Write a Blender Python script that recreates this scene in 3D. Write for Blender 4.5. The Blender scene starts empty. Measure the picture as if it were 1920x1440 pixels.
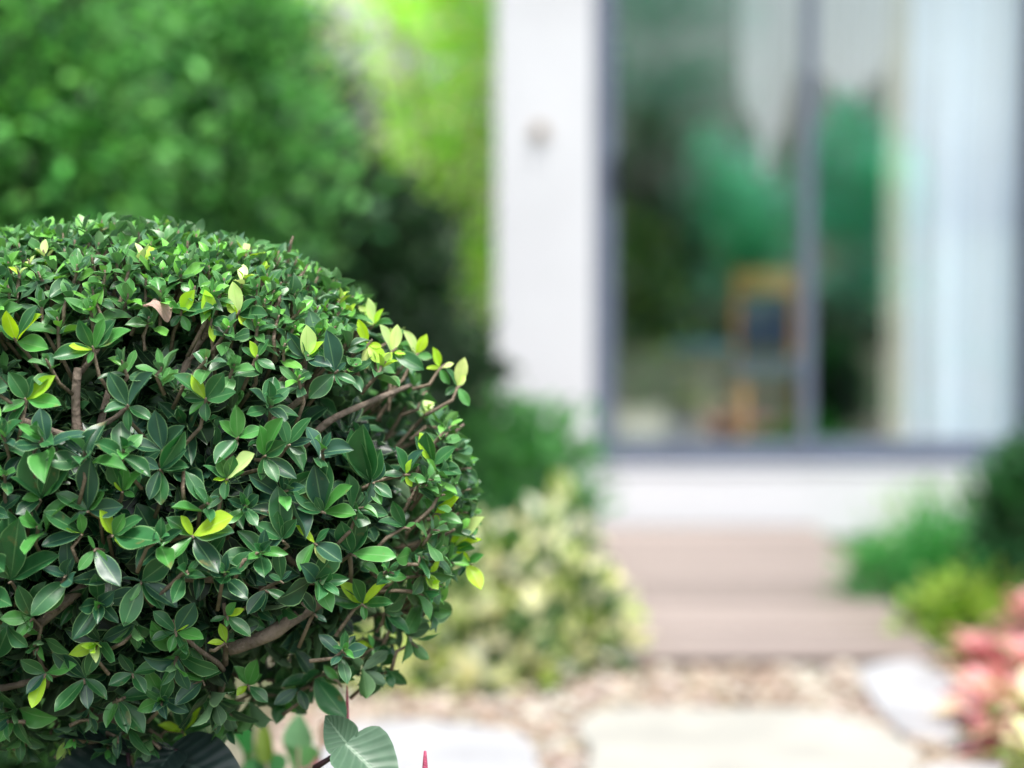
import bpy, math, random
import numpy as np
from mathutils import Vector
SC = bpy.context.scene
COL = SC.collection
random.seed(7); RNG = np.random.default_rng(11)
R = math.radians
FPX = 4480.0; CAMH = 1.40; PITCH = math.atan(320/FPX)
cp, sp_ = math.cos(PITCH), math.sin(PITCH)

# ---------------------------------------------------------------- geometry of the view (only used to measure the place)
def ray(px, py):
    x = (px-960)/FPX; y = -(py-720)/FPX
    return np.array([x, cp + y*sp_, -sp_ + y*cp])
def at(px, py, Y):
    d = ray(px, py); return np.array([0, 0, CAMH]) + d*(Y/d[1])
def ground(px, py, z=0.0):
    d = ray(px, py); return np.array([0, 0, CAMH]) + d*((z-CAMH)/d[2])
def nrm(v):
    v = np.asarray(v, float); return v/(np.linalg.norm(v, axis=-1, keepdims=True)+1e-9)

# ---------------------------------------------------------------- objects
def props(o, label=None, cat=None, group=None, kind=None):
    if label: o['label'] = label
    if cat: o['category'] = cat
    if group: o['group'] = group
    if kind: o['kind'] = kind
    return o
def empty(name, loc, label, cat, group=None):
    o = bpy.data.objects.new(name, None); COL.objects.link(o)
    o.location = tuple(float(v) for v in loc); o.empty_display_size = .1
    return props(o, label, cat, group)
def link(name, me, parent=None):
    o = bpy.data.objects.new(name, me); COL.objects.link(o)
    if parent is not None:
        o.parent = parent
        p = parent
        off = Vector((0, 0, 0))
        while p is not None:
            off += p.location; p = p.parent
        o.location = -off
    return o
def mesh_np(name, V, F, mat, parent=None, uv=None, tint=None, smooth=True):
    """V (n,3); F (m,4) quads or (m,3) tris"""
    me = bpy.data.meshes.new(name)
    V = np.ascontiguousarray(V, np.float32); F = np.ascontiguousarray(F, np.int32)
    k = F.shape[1]
    me.vertices.add(len(V)); me.vertices.foreach_set('co', V.ravel())
    me.loops.add(F.size); me.loops.foreach_set('vertex_index', F.ravel())
    me.polygons.add(len(F))
    me.polygons.foreach_set('loop_start', np.arange(0, F.size, k, dtype=np.int32))
    me.polygons.foreach_set('loop_total', np.full(len(F), k, np.int32))
    me.update(calc_edges=True)
    if uv is not None:
        l = me.uv_layers.new(name='UVMap'); l.data.foreach_set('uv', np.ascontiguousarray(uv[F.ravel()], np.float32).ravel())
    if tint is not None:
        a = me.attributes.new('tint', 'FLOAT_COLOR', 'POINT')
        c = np.ones((len(V), 4), np.float32); c[:, :3] = tint; a.data.foreach_set('color', c.ravel())
    if smooth: me.polygons.foreach_set('use_smooth', np.ones(len(F), bool))
    me.materials.append(mat); me.validate()
    return link(name, me, parent)

class MB:
    """collects boxes / tubes / lathes into one mesh"""
    def __init__(s): s.v = []; s.f = []
    def add(s, vs, fs):
        n = len(s.v); s.v += [tuple(float(c) for c in v) for v in vs]; s.f += [tuple(i+n for i in f) for f in fs]
    def box(s, x0, x1, y0, y1, z0, z1):
        s.add([(x0,y0,z0),(x1,y0,z0),(x1,y1,z0),(x0,y1,z0),(x0,y0,z1),(x1,y0,z1),(x1,y1,z1),(x0,y1,z1)],
              [(0,3,2,1),(4,5,6,7),(0,1,5,4),(1,2,6,5),(2,3,7,6),(3,0,4,7)])
    def tube(s, pts, rad, n=8):
        pts = [np.asarray(p, float) for p in pts]; vs = []; fs = []
        up = np.array([.31, .17, .93])
        for i, p in enumerate(pts):
            t = nrm(pts[min(i+1, len(pts)-1)] - pts[max(i-1, 0)])
            a = nrm(np.cross(t, up)); b = np.cross(t, a); r = rad[i] if hasattr(rad, '__len__') else rad
            for k in range(n):
                q = 2*math.pi*k/n; vs.append(p + r*(math.cos(q)*a + math.sin(q)*b))
        for i in range(len(pts)-1):
            for k in range(n): fs.append((i*n+k, i*n+(k+1)%n, (i+1)*n+(k+1)%n, (i+1)*n+k))
        fs.append(tuple(range(n))[::-1]); fs.append(tuple((len(pts)-1)*n+k for k in range(n)))
        s.add(vs, fs)
    def build(s, name, mat, parent=None, smooth=False, bevel=0):
        me = bpy.data.meshes.new(name); me.from_pydata(s.v, [], s.f); me.update()
        if smooth: me.polygons.foreach_set('use_smooth', [True]*len(me.polygons))
        me.materials.append(mat); o = link(name, me, parent)
        if bevel:
            m = o.modifiers.new('bevel', 'BEVEL'); m.width = bevel; m.segments = 2; m.limit_method = 'ANGLE'
        return o

# ---------------------------------------------------------------- materials
def mat(name):
    m = bpy.data.materials.new(name); m.use_nodes = True; nt = m.node_tree; nt.nodes.clear()
    out = nt.nodes.new('ShaderNodeOutputMaterial'); return m, nt, nt.nodes, nt.links, out
def simple(name, col, rough=.6, spec=.5, noise=.15, scale=6, bump=0, bscale=60, metal=0, stretch=None):
    m, nt, N, L, out = mat(name)
    b = N.new('ShaderNodeBsdfPrincipled'); b.inputs['Roughness'].default_value = rough
    b.inputs['Specular IOR Level'].default_value = spec; b.inputs['Metallic'].default_value = metal
    tc = N.new('ShaderNodeTexCoord'); src = tc.outputs['Object']
    if stretch:
        mp = N.new('ShaderNodeMapping'); mp.inputs['Scale'].default_value = stretch; L.new(src, mp.inputs[0]); src = mp.outputs[0]
    n = N.new('ShaderNodeTexNoise'); n.inputs['Scale'].default_value = scale; n.inputs['Detail'].default_value = 6; L.new(src, n.inputs['Vector'])
    r = N.new('ShaderNodeValToRGB'); e = r.color_ramp.elements; e[0].position = .3; e[1].position = .7
    e[0].color = tuple(c*(1-noise) for c in col)+(1,); e[1].color = tuple(min(1, c*(1+noise)) for c in col)+(1,)
    L.new(n.outputs['Fac'], r.inputs[0]); L.new(r.outputs[0], b.inputs['Base Color'])
    if bump:
        n2 = N.new('ShaderNodeTexNoise'); n2.inputs['Scale'].default_value = bscale; n2.inputs['Detail'].default_value = 8; L.new(src, n2.inputs['Vector'])
        bp = N.new('ShaderNodeBump'); bp.inputs['Strength'].default_value = bump; bp.inputs['Distance'].default_value = .01
        L.new(n2.outputs['Fac'], bp.inputs['Height']); L.new(bp.outputs[0], b.inputs['Normal'])
    L.new(b.outputs[0], out.inputs[0]); return m

def leafmat(name, rough=.38, spec=.5, trans=.28, edge=0.0, rib=0.0, veins=0.0, edgecol=(.30,.46,.20), bump=.0, coat=0.0, spots=0.0):
    m, nt, N, L, out = mat(name)
    at_ = N.new('ShaderNodeAttribute'); at_.attribute_name = 'tint'
    col = at_.outputs['Color']
    uv = N.new('ShaderNodeUVMap'); sx = N.new('ShaderNodeSeparateXYZ'); L.new(uv.outputs[0], sx.inputs[0])
    def math_(op, a, b=None, clamp=False):
        n = N.new('ShaderNodeMath'); n.operation = op; n.use_clamp = clamp
        for i, v in enumerate((a, b)):
            if v is None: continue
            if isinstance(v, (int, float)): n.inputs[i].default_value = v
            else: L.new(v, n.inputs[i])
        return n.outputs[0]
    s = math_('ABSOLUTE', math_('SUBTRACT', math_('MULTIPLY', sx.outputs[0], 2), 1))
    def mixc(fac, a, b):
        n = N.new('ShaderNodeMix'); n.data_type = 'RGBA'; L.new(fac, n.inputs[0])
        for i, v in ((6, a), (7, b)):
            if isinstance(v, tuple): n.inputs[i].default_value = v+(1,)
            else: L.new(v, n.inputs[i])
        return n.outputs[2]
    tc = N.new('ShaderNodeTexCoord'); no = N.new('ShaderNodeTexNoise'); no.inputs['Scale'].default_value = 55; no.inputs['Detail'].default_value = 3
    L.new(tc.outputs['Object'], no.inputs['Vector'])
    hs = N.new('ShaderNodeHueSaturation'); L.new(col, hs.inputs['Color'])
    v = math_('ADD', math_('MULTIPLY', no.outputs['Fac'], .5), .75); L.new(v, hs.inputs['Value']); col = hs.outputs[0]
    height = None
    if spots:
        n3 = N.new('ShaderNodeTexNoise'); n3.inputs['Scale'].default_value = 38; n3.inputs['Detail'].default_value = 5; L.new(tc.outputs['Object'], n3.inputs['Vector'])
        col = mixc(math_('MULTIPLY', math_('MULTIPLY', math_('SUBTRACT', n3.outputs['Fac'], .66), 12, True), spots), col, (.20,.17,.06))
    if veins:
        # side veins running from the midrib obliquely to the edge
        w = math_('SINE', math_('MULTIPLY', math_('SUBTRACT', sx.outputs[1], math_('MULTIPLY', math_('POWER', s, .8), .26)), 47))
        vf = math_('MULTIPLY', math_('POWER', math_('ADD', math_('MULTIPLY', w, .5), .5), 6), veins)
        col = mixc(math_('MULTIPLY', vf, .5), col, tuple(c*1.0 for c in edgecol)); height = w
    if rib: 
        rf = math_('MULTIPLY', math_('LESS_THAN', s, .055), rib); col = mixc(rf, col, edgecol)
    if edge:
        ef = math_('MULTIPLY', math_('SMOOTHSTEP' if False else 'MULTIPLY', math_('SUBTRACT', s, .88), 9, True), edge)
        col = mixc(ef, col, edgecol)
    geo = N.new('ShaderNodeNewGeometry')
    back = mixc(math_('MULTIPLY', geo.outputs['Backfacing'], .5), col, (.16, .26, .13))
    b = N.new('ShaderNodeBsdfPrincipled'); L.new(back, b.inputs['Base Color'])
    b.inputs['Specular IOR Level'].default_value = spec; b.inputs['Coat Weight'].default_value = coat; b.inputs['Coat Roughness'].default_value = .22
    rr = math_('ADD', math_('MULTIPLY', geo.outputs['Backfacing'], .25), rough); L.new(rr, b.inputs['Roughness'])
    if height is not None or bump:
        bp = N.new('ShaderNodeBump'); bp.inputs['Strength'].default_value = .28 if height is not None else bump; bp.inputs['Distance'].default_value = .0012
        L.new(height if height is not None else no.outputs['Fac'], bp.inputs['Height']); L.new(bp.outputs[0], b.inputs['Normal'])
    t = N.new('ShaderNodeBsdfTranslucent')
    hs2 = N.new('ShaderNodeHueSaturation'); hs2.inputs['Saturation'].default_value = 1.15; hs2.inputs['Value'].default_value = 1.7; hs2.inputs['Hue'].default_value = .485
    L.new(col, hs2.inputs['Color']); L.new(hs2.outputs[0], t.inputs['Color'])
    mx = N.new('ShaderNodeMixShader'); mx.inputs[0].default_value = trans
    L.new(b.outputs[0], mx.inputs[1]); L.new(t.outputs[0], mx.inputs[2]); L.new(mx.outputs[0], out.inputs[0])
    return m

M = {}
M['ficus'] = leafmat('ficus_leaf', rough=.37, spec=.6, trans=.14, edge=.8, rib=.35, edgecol=(.26,.48,.20), bump=.45, spots=.7)
M['young'] = leafmat('young_leaf', rough=.4, spec=.45, trans=.35, edge=.4, rib=.5, edgecol=(.55,.75,.22))
M['far'] = leafmat('garden_leaf', rough=.5, spec=.4, trans=.35)
M['darkribbed'] = leafmat('dark_ribbed_leaf', rough=.4, spec=.6, trans=.05, edge=.2, rib=.5, veins=.3, edgecol=(.05,.085,.07))
M['bright'] = leafmat('thin_leaf', rough=.5, spec=.3, trans=.5)
M['ribbed'] = leafmat('ribbed_leaf', rough=.42, spec=.5, trans=.15, edge=.2, rib=.6, veins=.35, edgecol=(.22,.33,.23))
M['flower'] = leafmat('petal', rough=.6, spec=.2, trans=.35)
M['bark'] = simple('bark', (.19,.15,.12), .8, .3, .35, 30, .8, 90)
M['twigm'] = simple('twig_bark', (.21,.165,.12), .7, .3, .3, 60, .5, 200)
M['darkbark'] = simple('dark_bark', (.07,.05,.04), .85, .2, .35, 12, .6, 50)
M['render'] = simple('white_render', (.60,.615,.65), .85, .2, .07, 1.3, .25, 120)
M['roof'] = simple('roof_grey', (.3,.3,.32), .8)
M['alu'] = simple('grey_aluminium', (.115,.14,.20), .42, .5, .06, 4)
M['handle'] = simple('dark_handle', (.04,.045,.08), .4)
M['inwall'] = simple('room_wall', (.07,.10,.095), .8)
M['infloor'] = simple('room_floor', (.14,.12,.10), .35)
M['orange'] = simple('orange_wood', (.58,.25,.04), .4, .5, .3, 8, stretch=(1,8,1))
M['blue'] = simple('navy_cloth', (.03,.055,.15), .8, .3, .2, 20)
M['cream'] = simple('cream_wood', (.55,.55,.42), .6)
M['teal'] = simple('teal_top', (.05,.26,.38), .4)
M['dark'] = simple('black_cloth', (.015,.018,.022), .7)
M['curtain'] = simple('pale_blue_curtain', (.80,.88,.97), .9, .1, .03, 4)
M['curtain2'] = simple('beige_curtain', (.62,.60,.50), .9, .1, .06, 4)
M['sheer'] = simple('white_sheer', (.86,.88,.90), .9, .1, .03, 4)
_nt = M['sheer'].node_tree; _o = [n for n in _nt.nodes if n.type == 'OUTPUT_MATERIAL'][0]; _b = _o.inputs[0].links[0].from_socket
_t = _nt.nodes.new('ShaderNodeBsdfTransparent'); _x = _nt.nodes.new('ShaderNodeMixShader'); _x.inputs[0].default_value = .22
_nt.links.new(_b, _x.inputs[1]); _nt.links.new(_t.outputs[0], _x.inputs[2]); _nt.links.new(_x.outputs[0], _o.inputs[0])
M['brass'] = simple('brown_fitting', (.42,.34,.26), .4)
M['soil'] = simple('soil', (.10,.075,.05), .95, .1, .5, 8, .8, 30)
M['stone'] = simple('pale_stone', (.365,.37,.385), .8, .3, .16, 4, .5, 60)
M['cstone'] = simple('cream_stone', (.375,.37,.335), .8, .3, .14, 4, .5, 60)
def tintmat(name, rough):
    m, nt, N, L, out = mat(name); a = N.new('ShaderNodeAttribute'); a.attribute_name = 'tint'
    b = N.new('ShaderNodeBsdfPrincipled'); b.inputs['Roughness'].default_value = rough
    n = N.new('ShaderNodeTexNoise'); n.inputs['Scale'].default_value = 90; tc = N.new('ShaderNodeTexCoord'); L.new(tc.outputs['Object'], n.inputs['Vector'])
    h = N.new('ShaderNodeHueSaturation'); L.new(a.outputs['Color'], h.inputs['Color'])
    mm = N.new('ShaderNodeMath'); mm.operation = 'MULTIPLY_ADD'; mm.inputs[1].default_value = .6; mm.inputs[2].default_value = .7
    L.new(n.outputs['Fac'], mm.inputs[0]); L.new(mm.outputs[0], h.inputs['Value'])
    L.new(h.outputs[0], b.inputs['Base Color']); L.new(b.outputs[0], out.inputs[0]); return m
M['pebble'] = tintmat('pebble', .65)
def deckmat():
    m, nt, N, L, out = mat('deck_board'); b = N.new('ShaderNodeBsdfPrincipled'); b.inputs['Roughness'].default_value = .7
    a = N.new('ShaderNodeAttribute'); a.attribute_name = 'tint'
    tc = N.new('ShaderNodeTexCoord'); mp = N.new('ShaderNodeMapping'); mp.inputs['Scale'].default_value = (1.2, 30, 30); L.new(tc.outputs['Object'], mp.inputs[0])
    n = N.new('ShaderNodeTexNoise'); n.inputs['Scale'].default_value = 3; n.inputs['Detail'].default_value = 8; L.new(mp.outputs[0], n.inputs['Vector'])
    h = N.new('ShaderNodeHueSaturation'); L.new(a.outputs['Color'], h.inputs['Color'])
    mm = N.new('ShaderNodeMath'); mm.operation = 'MULTIPLY_ADD'; mm.inputs[1].default_value = .6; mm.inputs[2].default_value = .7
    L.new(n.outputs['Fac'], mm.inputs[0]); L.new(mm.outputs[0], h.inputs['Value']); L.new(h.outputs[0], b.inputs['Base Color'])
    L.new(b.outputs[0], out.inputs[0]); return m
M['deck'] = deckmat()
def glassmat():
    m, nt, N, L, out = mat('door_glass')
    g = N.new('ShaderNodeBsdfGlossy'); g.inputs['Roughness'].default_value = .015; g.inputs['Color'].default_value = (.82,.96,.97,1)
    t = N.new('ShaderNodeBsdfTransparent'); t.inputs['Color'].default_value = (.95,.98,1,1)
    x = N.new('ShaderNodeMixShader'); x.inputs[0].default_value = .31
    L.new(t.outputs[0], x.inputs[1]); L.new(g.outputs[0], x.inputs[2]); L.new(x.outputs[0], out.inputs[0]); return m
M['glass'] = glassmat()
def groundmat():
    m, nt, N, L, out = mat('garden_ground'); b = N.new('ShaderNodeBsdfPrincipled'); b.inputs['Roughness'].default_value = .95
    tc = N.new('ShaderNodeTexCoord'); n = N.new('ShaderNodeTexNoise'); n.inputs['Scale'].default_value = 1.2; n.inputs['Detail'].default_value = 8; L.new(tc.outputs['Object'], n.inputs['Vector'])
    r = N.new('ShaderNodeValToRGB'); e = r.color_ramp.elements; e[0].position = .4; e[1].position = .6; e[0].color = (.14,.10,.07,1); e[1].color = (.05,.10,.03,1)
    L.new(n.outputs['Fac'], r.inputs[0]); L.new(r.outputs[0], b.inputs['Base Color']); L.new(b.outputs[0], out.inputs[0]); return m
M['ground'] = groundmat()

# ---------------------------------------------------------------- leaves
PROF = {'ficus': ([0,.05,.14,.28,.45,.6,.74,.86,.94,1], [.05,.07,.34,.72,.96,1,.86,.55,.28,.02]),
        'heart': ([0,.06,.16,.3,.45,.6,.74,.86,.94,1], [.45,.8,.98,1,.92,.76,.55,.32,.15,.0]),
        'strap': ([0,.05,.14,.28,.45,.6,.74,.86,.94,1], [.25,.35,.6,.9,1,.97,.82,.55,.3,.0]),
        'round': ([0,.1,.3,.5,.7,.85,1], [.2,.6,.95,1,.9,.6,.1])}
def leaves(name, base, d, n, L, mat_, parent=None, W=.42, bend=.1, fold=.25, tint=(.03,.12,.04), rows=9, cols=4, prof='ficus', cut=None, wav=.03, twist=None):
    base = np.asarray(base, float); N_ = len(base); d = nrm(d); n = np.asarray(n, float)
    n = nrm(n - (n*d).sum(1, keepdims=True)*d); sd = np.cross(d, n)
    L = np.broadcast_to(np.asarray(L, float), (N_,)); W = np.broadcast_to(np.asarray(W, float), (N_,))
    bend = np.broadcast_to(np.asarray(bend, float), (N_,)); fold = np.broadcast_to(np.asarray(fold, float), (N_,))
    t = np.linspace(0, 1, rows+1); s = np.linspace(-1, 1, cols+1)
    T, S = np.meshgrid(t, s, indexing='ij'); T = T.ravel(); S = S.ravel()
    tc = np.ones(N_) if cut is None else np.asarray(cut)
    TT = T[None, :]*tc[:, None]
    pr = np.interp(TT, *PROF[prof])
    ph = RNG.uniform(0, 6.28, (N_, 1))
    w = pr*(W*L*.5)[:, None]
    x = TT - .25*np.abs(bend)[:, None]*TT**3
    h = -bend[:, None]*TT**2 + wav*np.sin(TT*9+ph+S*1.5)*S[None]**2
    tw = RNG.normal(0, .25, (N_, 1))*TT
    up = (w*np.abs(S)**1.3*fold[:, None]*2.0)
    sidev = w*S
    P = base[:, None, :] + d[:, None, :]*(x*L[:, None])[..., None] + sd[:, None, :]*(sidev*np.cos(tw))[..., None] \
        + n[:, None, :]*(h*L[:, None] + up + sidev*np.sin(tw))[..., None]
    nv = (rows+1)*(cols+1)
    i, j = np.meshgrid(np.arange(rows), np.arange(cols), indexing='ij'); a = (i*(cols+1)+j).ravel()
    f = np.stack([a, a+1, a+cols+2, a+cols+1], 1)
    F = (f[None]+(np.arange(N_)*nv)[:, None, None]).reshape(-1, 4)
    U = np.stack([np.broadcast_to(S*.5+.5, (N_, nv)), TT], -1).reshape(-1, 2)
    tint = np.asarray(tint, float)
    if tint.ndim == 1: tint = np.tile(tint, (N_, 1))
    return mesh_np(name, P.reshape(-1, 3), F, mat_, parent, uv=U, tint=np.repeat(tint, nv, 0))

def pal(n, cols, weights=None, jit=.18):
    cols = np.array(cols); idx = RNG.choice(len(cols), n, p=weights)
    return np.clip(cols[idx]*RNG.uniform(1-jit, 1+jit, (n, 1))*RNG.uniform(.93, 1.07, (n, 3)), 0, 1)
def rdir(n):
    return nrm(RNG.normal(size=(n, 3)))

def crown(name, parent, blobs, nleaf, leaf=.07, cols=((.03,.12,.03),), mat_='far', clump=.16, W=.5, weights=None, prof='ficus', upb=.4, face=-.55, rows=3, bend=.15, nper=26, shell=.55, clumptint=.0):
    """blobs: (centre, (rx,ry,rz)). Leaves sit in uneven clumps spread over the blobs."""
    vols = np.array([b[1][0]*b[1][1]*b[1][2] for b in blobs])**.67; vols = vols/vols.sum()
    nc = max(4, nleaf//nper); B = []; D = []; T = []
    k = RNG.choice(len(blobs), nc, p=vols)
    for q in range(nc):
        c, r = blobs[k[q]]; u = rdir(1)[0]; rr = RNG.uniform(shell**3, 1)**(1/3)
        cc = np.array(c)+u*np.array(r)*rr; cs = clump*RNG.uniform(.6, 1.4)
        m = int(nper*RNG.uniform(.5, 1.5)); o = np.clip(RNG.normal(size=(m, 3)), -1.7, 1.7)*cs*.5
        B.append(cc+o); D.append(nrm(nrm(o)*.7 + u*.5 + np.array([0, 0, upb]) + RNG.normal(size=(m, 3))*.4))
        tt = pal(m, cols, weights)
        if clumptint: tt = np.clip(tt*RNG.uniform(1-clumptint, 1+clumptint), 0, 1)
        T.append(tt)
    B = np.concatenate(B); D = np.concatenate(D); T = np.concatenate(T)
    N_ = len(B); nn = nrm(np.array([0, face, 1.0])+RNG.normal(size=(N_, 3))*.55)
    return leaves(name, B, D, nn, leaf*RNG.uniform(.65, 1.25, N_), M[mat_], parent, W=W, bend=bend, tint=T, rows=rows, cols=2, prof=prof)

def trunkmesh(name, parent, base, top, r0, r1, m, wob=.05, limbs=(), n=10):
    mb = MB(); base = np.array(base, float); top = np.array(top, float); pts = []; rs = []
    for i in range(9):
        t = i/8; pts.append(base*(1-t)+top*t + np.array([random.uniform(-wob, wob), random.uniform(-wob, wob), 0])*math.sin(math.pi*t)); rs.append(r0*(1-t)**.8+r1)
    mb.tube(pts, rs, n)
    for e in limbs:
        k = random.randint(3, 7); a = pts[k]; e = np.array(e, float); mid = (a+e)/2+np.array([0, 0, .12*np.linalg.norm(e-a)])
        mb.tube([a, a*.55+mid*.45+rdir(1)[0]*.02, mid, mid*.5+e*.5+rdir(1)[0]*.03, e], [rs[k]*.6, rs[k]*.45, rs[k]*.33, rs[k]*.22, rs[k]*.1], 7)
    return mb.build(name, M[m], parent, smooth=True)

# ---------------------------------------------------------------- ground
mb = MB(); mb.box(-150, 150, -150, 150, -.3, 0); props(mb.build('ground', M['ground']), kind='structure')

# ---------------------------------------------------------------- deck
DZ = .052; p = ground(1765, 1230, DZ); DY0 = p[1]; DX1 = p[0]; HY = 10.3; DX0 = -.75
P_ = []; F_ = []; T_ = []; nb = 24; bw = (HY-.02-DY0)/nb
for i in range(nb):
    y0 = DY0+i*bw; z1 = DZ+random.uniform(-.0015, .0015); col = np.array([.34,.28,.255])*random.uniform(.62, 1.15)
    mbv = MB(); mbv.box(DX0, DX1+random.uniform(-.004, .004), y0+.009, y0+bw-.010, DZ-.020, z1)
    if i == 0: mbv.box(DX0, DX1, y0+.05, y0+.07, .002, DZ-.022)
    n0 = len(P_); P_ += mbv.v; F_ += [tuple(k+n0 for k in f) for f in mbv.f]; T_ += [col]*8
    if i == 0: T_ += [col*.3]*8  # recessed fascia tinted dark to paint the shadow line under the front edge
props(mesh_np('deck', np.array(P_), np.array(F_), M['deck'], tint=np.array(T_), smooth=False), kind='structure')
mb = MB(); mb.box(DX0+.05, DX1-.05, DY0+.09, HY-.02, .004, DZ-.024); o = mb.build('deck_base', M['soil']); props(o, kind='structure')

# ---------------------------------------------------------------- house
def HX(px): return float(at(px, 600, HY)[0])
def HZ(py): return float(at(1200, py, HY)[2])
house = empty('house', (2, HY, 0), 'white rendered house with tall grey framed glass doors above the timber deck', 'house')
xl, xp, xr, xend = HX(931), HX(1112), HX(1962), HX(1962)+2.2
zs = HZ(874); ztop = 2.75; zr = 3.25
mb = MB(); mb.box(xl, xp, HY, HY+.3, 0, zr); mb.box(xr, xend, HY, HY+.3, 0, zr); mb.box(xp, xr, HY, HY+.3, ztop, zr)
mb.box(xl, xl+.25, HY+.3, HY+6, 0, zr); mb.box(xend-.25, xend, HY+.3, HY+6, 0, zr); mb.box(xl+.25, xend-.25, HY+5.75, HY+6, 0, zr)
mb.build('wall', M['render'], house)
mb = MB(); mb.box(xp, xr, HY+.004, HY+.28, 0, zs-.02); mb.box(xp+.002, xr-.002, HY-.008, HY+.26, zs-.02, zs); mb.build('plinth', M['render'], house, bevel=.006)
mb = MB(); mb.box(xl-.25, xend+.25, HY-.3, HY+6.2, zr, zr+.16); mb.build('roof', M['roof'], house)
mb = MB(); mb.box(xl+.25, xend-.25, HY+.3, HY+5.75, zs-.12, zs-.02); mb.build('floor', M['infloor'], house)
mb = MB(); mb.box(xl+.252, xend-.252, HY+5.70, HY+5.745, zs-.018, zr-.1); mb.box(xl+.252, xl+.29, HY+.302, HY+5.69, zs-.018, zr-.1)
mb.box(xend-.29, xend-.252, HY+.302, HY+5.69, zs-.018, zr-.1); mb.box(xl+.3, xend-.3, HY+.31, HY+5.69, zr-.08, zr-.02); mb.build('interior_lining', M['inwall'], house)
# sliding doors
F0, F1 = HY+.03, HY+.11
def door(x0, x1, fl, fr, yo):
    mb = MB(); y0, y1 = F0+yo, F0+yo+.05; zt = ztop-.05
    zb = zs+.045
    mb.box(x0, x0+fl, y0, y1, zb, zt); mb.box(x1-fr, x1, y0, y1, zb, zt)
    mb.box(x0+fl, x1-fr, y0+.001, y1-.001, zb, zb+.06); mb.box(x0+fl, x1-fr, y0+.001, y1-.001, zt-.07, zt)
    d = mb.build('door', M['alu'], house, bevel=.003)
    g = MB(); g.box(x0+fl-.005, x1-fr+.005, y0+.022, y0+.028, zb+.055, zt-.065)
    # flat single pane
    gl = MB(); gy = y0+.025; gl.add([(x0+fl-.004, gy, zb+.055), (x1-fr+.004, gy, zb+.055), (x1-fr+.004, gy, zt-.065), (x0+fl-.004, gy, zt-.065)], [(0,1,2,3)])
    gl.build('glass_pane', M['glass'], d)
    return d
mb = MB(); mb.box(xp, xr, F0-.015, F1+.05, zs, zs+.04); mb.box(xp, xr, F0-.015, F1+.05, ztop-.045, ztop); mb.box(xp, xp+.05, F0-.015, F1+.05, zs+.04, ztop-.045); mb.box(xr-.05, xr, F0-.015, F1+.05, zs+.04, ztop-.045)
mb.build('door_frame', M['alu'], house, bevel=.003)
d1 = door(xp+.052, HX(1528), .045, .055, 0.0)
d2 = door(HX(1506), xr-.052, .05, .05, .056)
mb = MB(); hx = xp+.082; hz0, hz1 = HZ(365), HZ(295); mb.box(hx-.014, hx+.014, F0-.03, F0-.002, hz0, hz1); mb.build('handle', M['handle'], d1, bevel=.005)
# round fitting on the pillar
fx, fz = at(1012, 246, HY)[0], at(1012, 246, HY)[2]
ft = empty('wall_fitting', (fx, HY, fz), 'small round brown fitting fixed high on the white pillar', 'wall fitting')
def disc(mb, c, r, y0, y1, n=24):
    vs = []; 
    for y, rr in ((y0, r), (y1+.004, r), (y1, r*.9)):
        for k in range(n): a = 2*math.pi*k/n; vs.append((c[0]+rr*math.cos(a), y, c[1]+rr*math.sin(a)))
    fs = [(i*n+k, i*n+(k+1)%n, (i+1)*n+(k+1)%n, (i+1)*n+k) for i in range(2) for k in range(n)]; fs.append(tuple(2*n+k for k in range(n))); mb.add(vs, fs)
mb = MB(); disc(mb, (fx, fz), .036, HY-.002, HY-.02); mb.build('rose', M['brass'], ft, smooth=False)
mb = MB(); disc(mb, (fx, fz), .017, HY-.02, HY-.055); mb.build('knob', M['darkbark'], ft)
# curtain
cu = empty('curtain', (HX(1800), HY+.3, zs), 'pale blue pleated curtain with beige edge behind the right glass door', 'curtain')
def pleats(name, x0, x1, y, amp, per, m):
    n = int((x1-x0)/.006); xs = np.linspace(x0, x1, n); zz = np.linspace(zs+.0, ztop+.1, 14); ph = np.cumsum(RNG.uniform(.6, 1.4, n))*2*math.pi*(x1-x0)/n/per
    V = []
    for z in zz:
        a = amp*(1-.25*(z-zs)/2.4); V += [(x+.006*math.sin(z*3), y+a*math.sin(p_+.3*math.sin(z*2)), z) for x, p_ in zip(xs, ph)]
    F = [(i*n+k, i*n+k+1, (i+1)*n+k+1, (i+1)*n+k) for i in range(13) for k in range(n-1)]
    return mesh_np(name, np.array(V), np.array(F), m, cu)
pleats('beige_panel', HX(1675), HX(1728), HY+.24, .02, .05, M['curtain2'])
pleats('blue_panel', HX(1716), xr+.1, HY+.205, .035, .17, M['curtain'])
sw = empty('curtain', (HX(1500), HY+.3, ztop), 'white gathered sheer curtain added high behind the middle of the glass doors for bright patches', 'curtain')  # sheers added to supply the white patches among the glass reflections
def swag(name, x0, x1, ybot, y, amp, per, m, par):
    n = 90; V = []; mz = 16
    for j in range(mz):
        for i in range(n):
            t = i/(n-1); xx = x0+(x1-x0)*t; zb_ = HZ(ybot(t)); z = (ztop+.05)*(1-j/(mz-1))+zb_*j/(mz-1)
            V.append((xx, y+amp*math.sin(t*(x1-x0)/per*6.28), z))
    F = [(i*n+k, i*n+k+1, (i+1)*n+k+1, (i+1)*n+k) for i in range(mz-1) for k in range(n-1)]
    return mesh_np(name, np.array(V), np.array(F), m, par)
swag('tied_panel', HX(1395), HX(1512), lambda t: 120+190*math.exp(-((t-.45)/.34)**2)+25*math.sin(t*19), HY+.26, .02, .05, M['sheer'], sw)
swag('valance', HX(1530), HX(1680), lambda t: 60+110*math.sqrt(max(0, 1-(2*t-1)**2))+14*math.sin(t*23), HY+.26, .02, .05, M['sheer'], sw)
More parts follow.
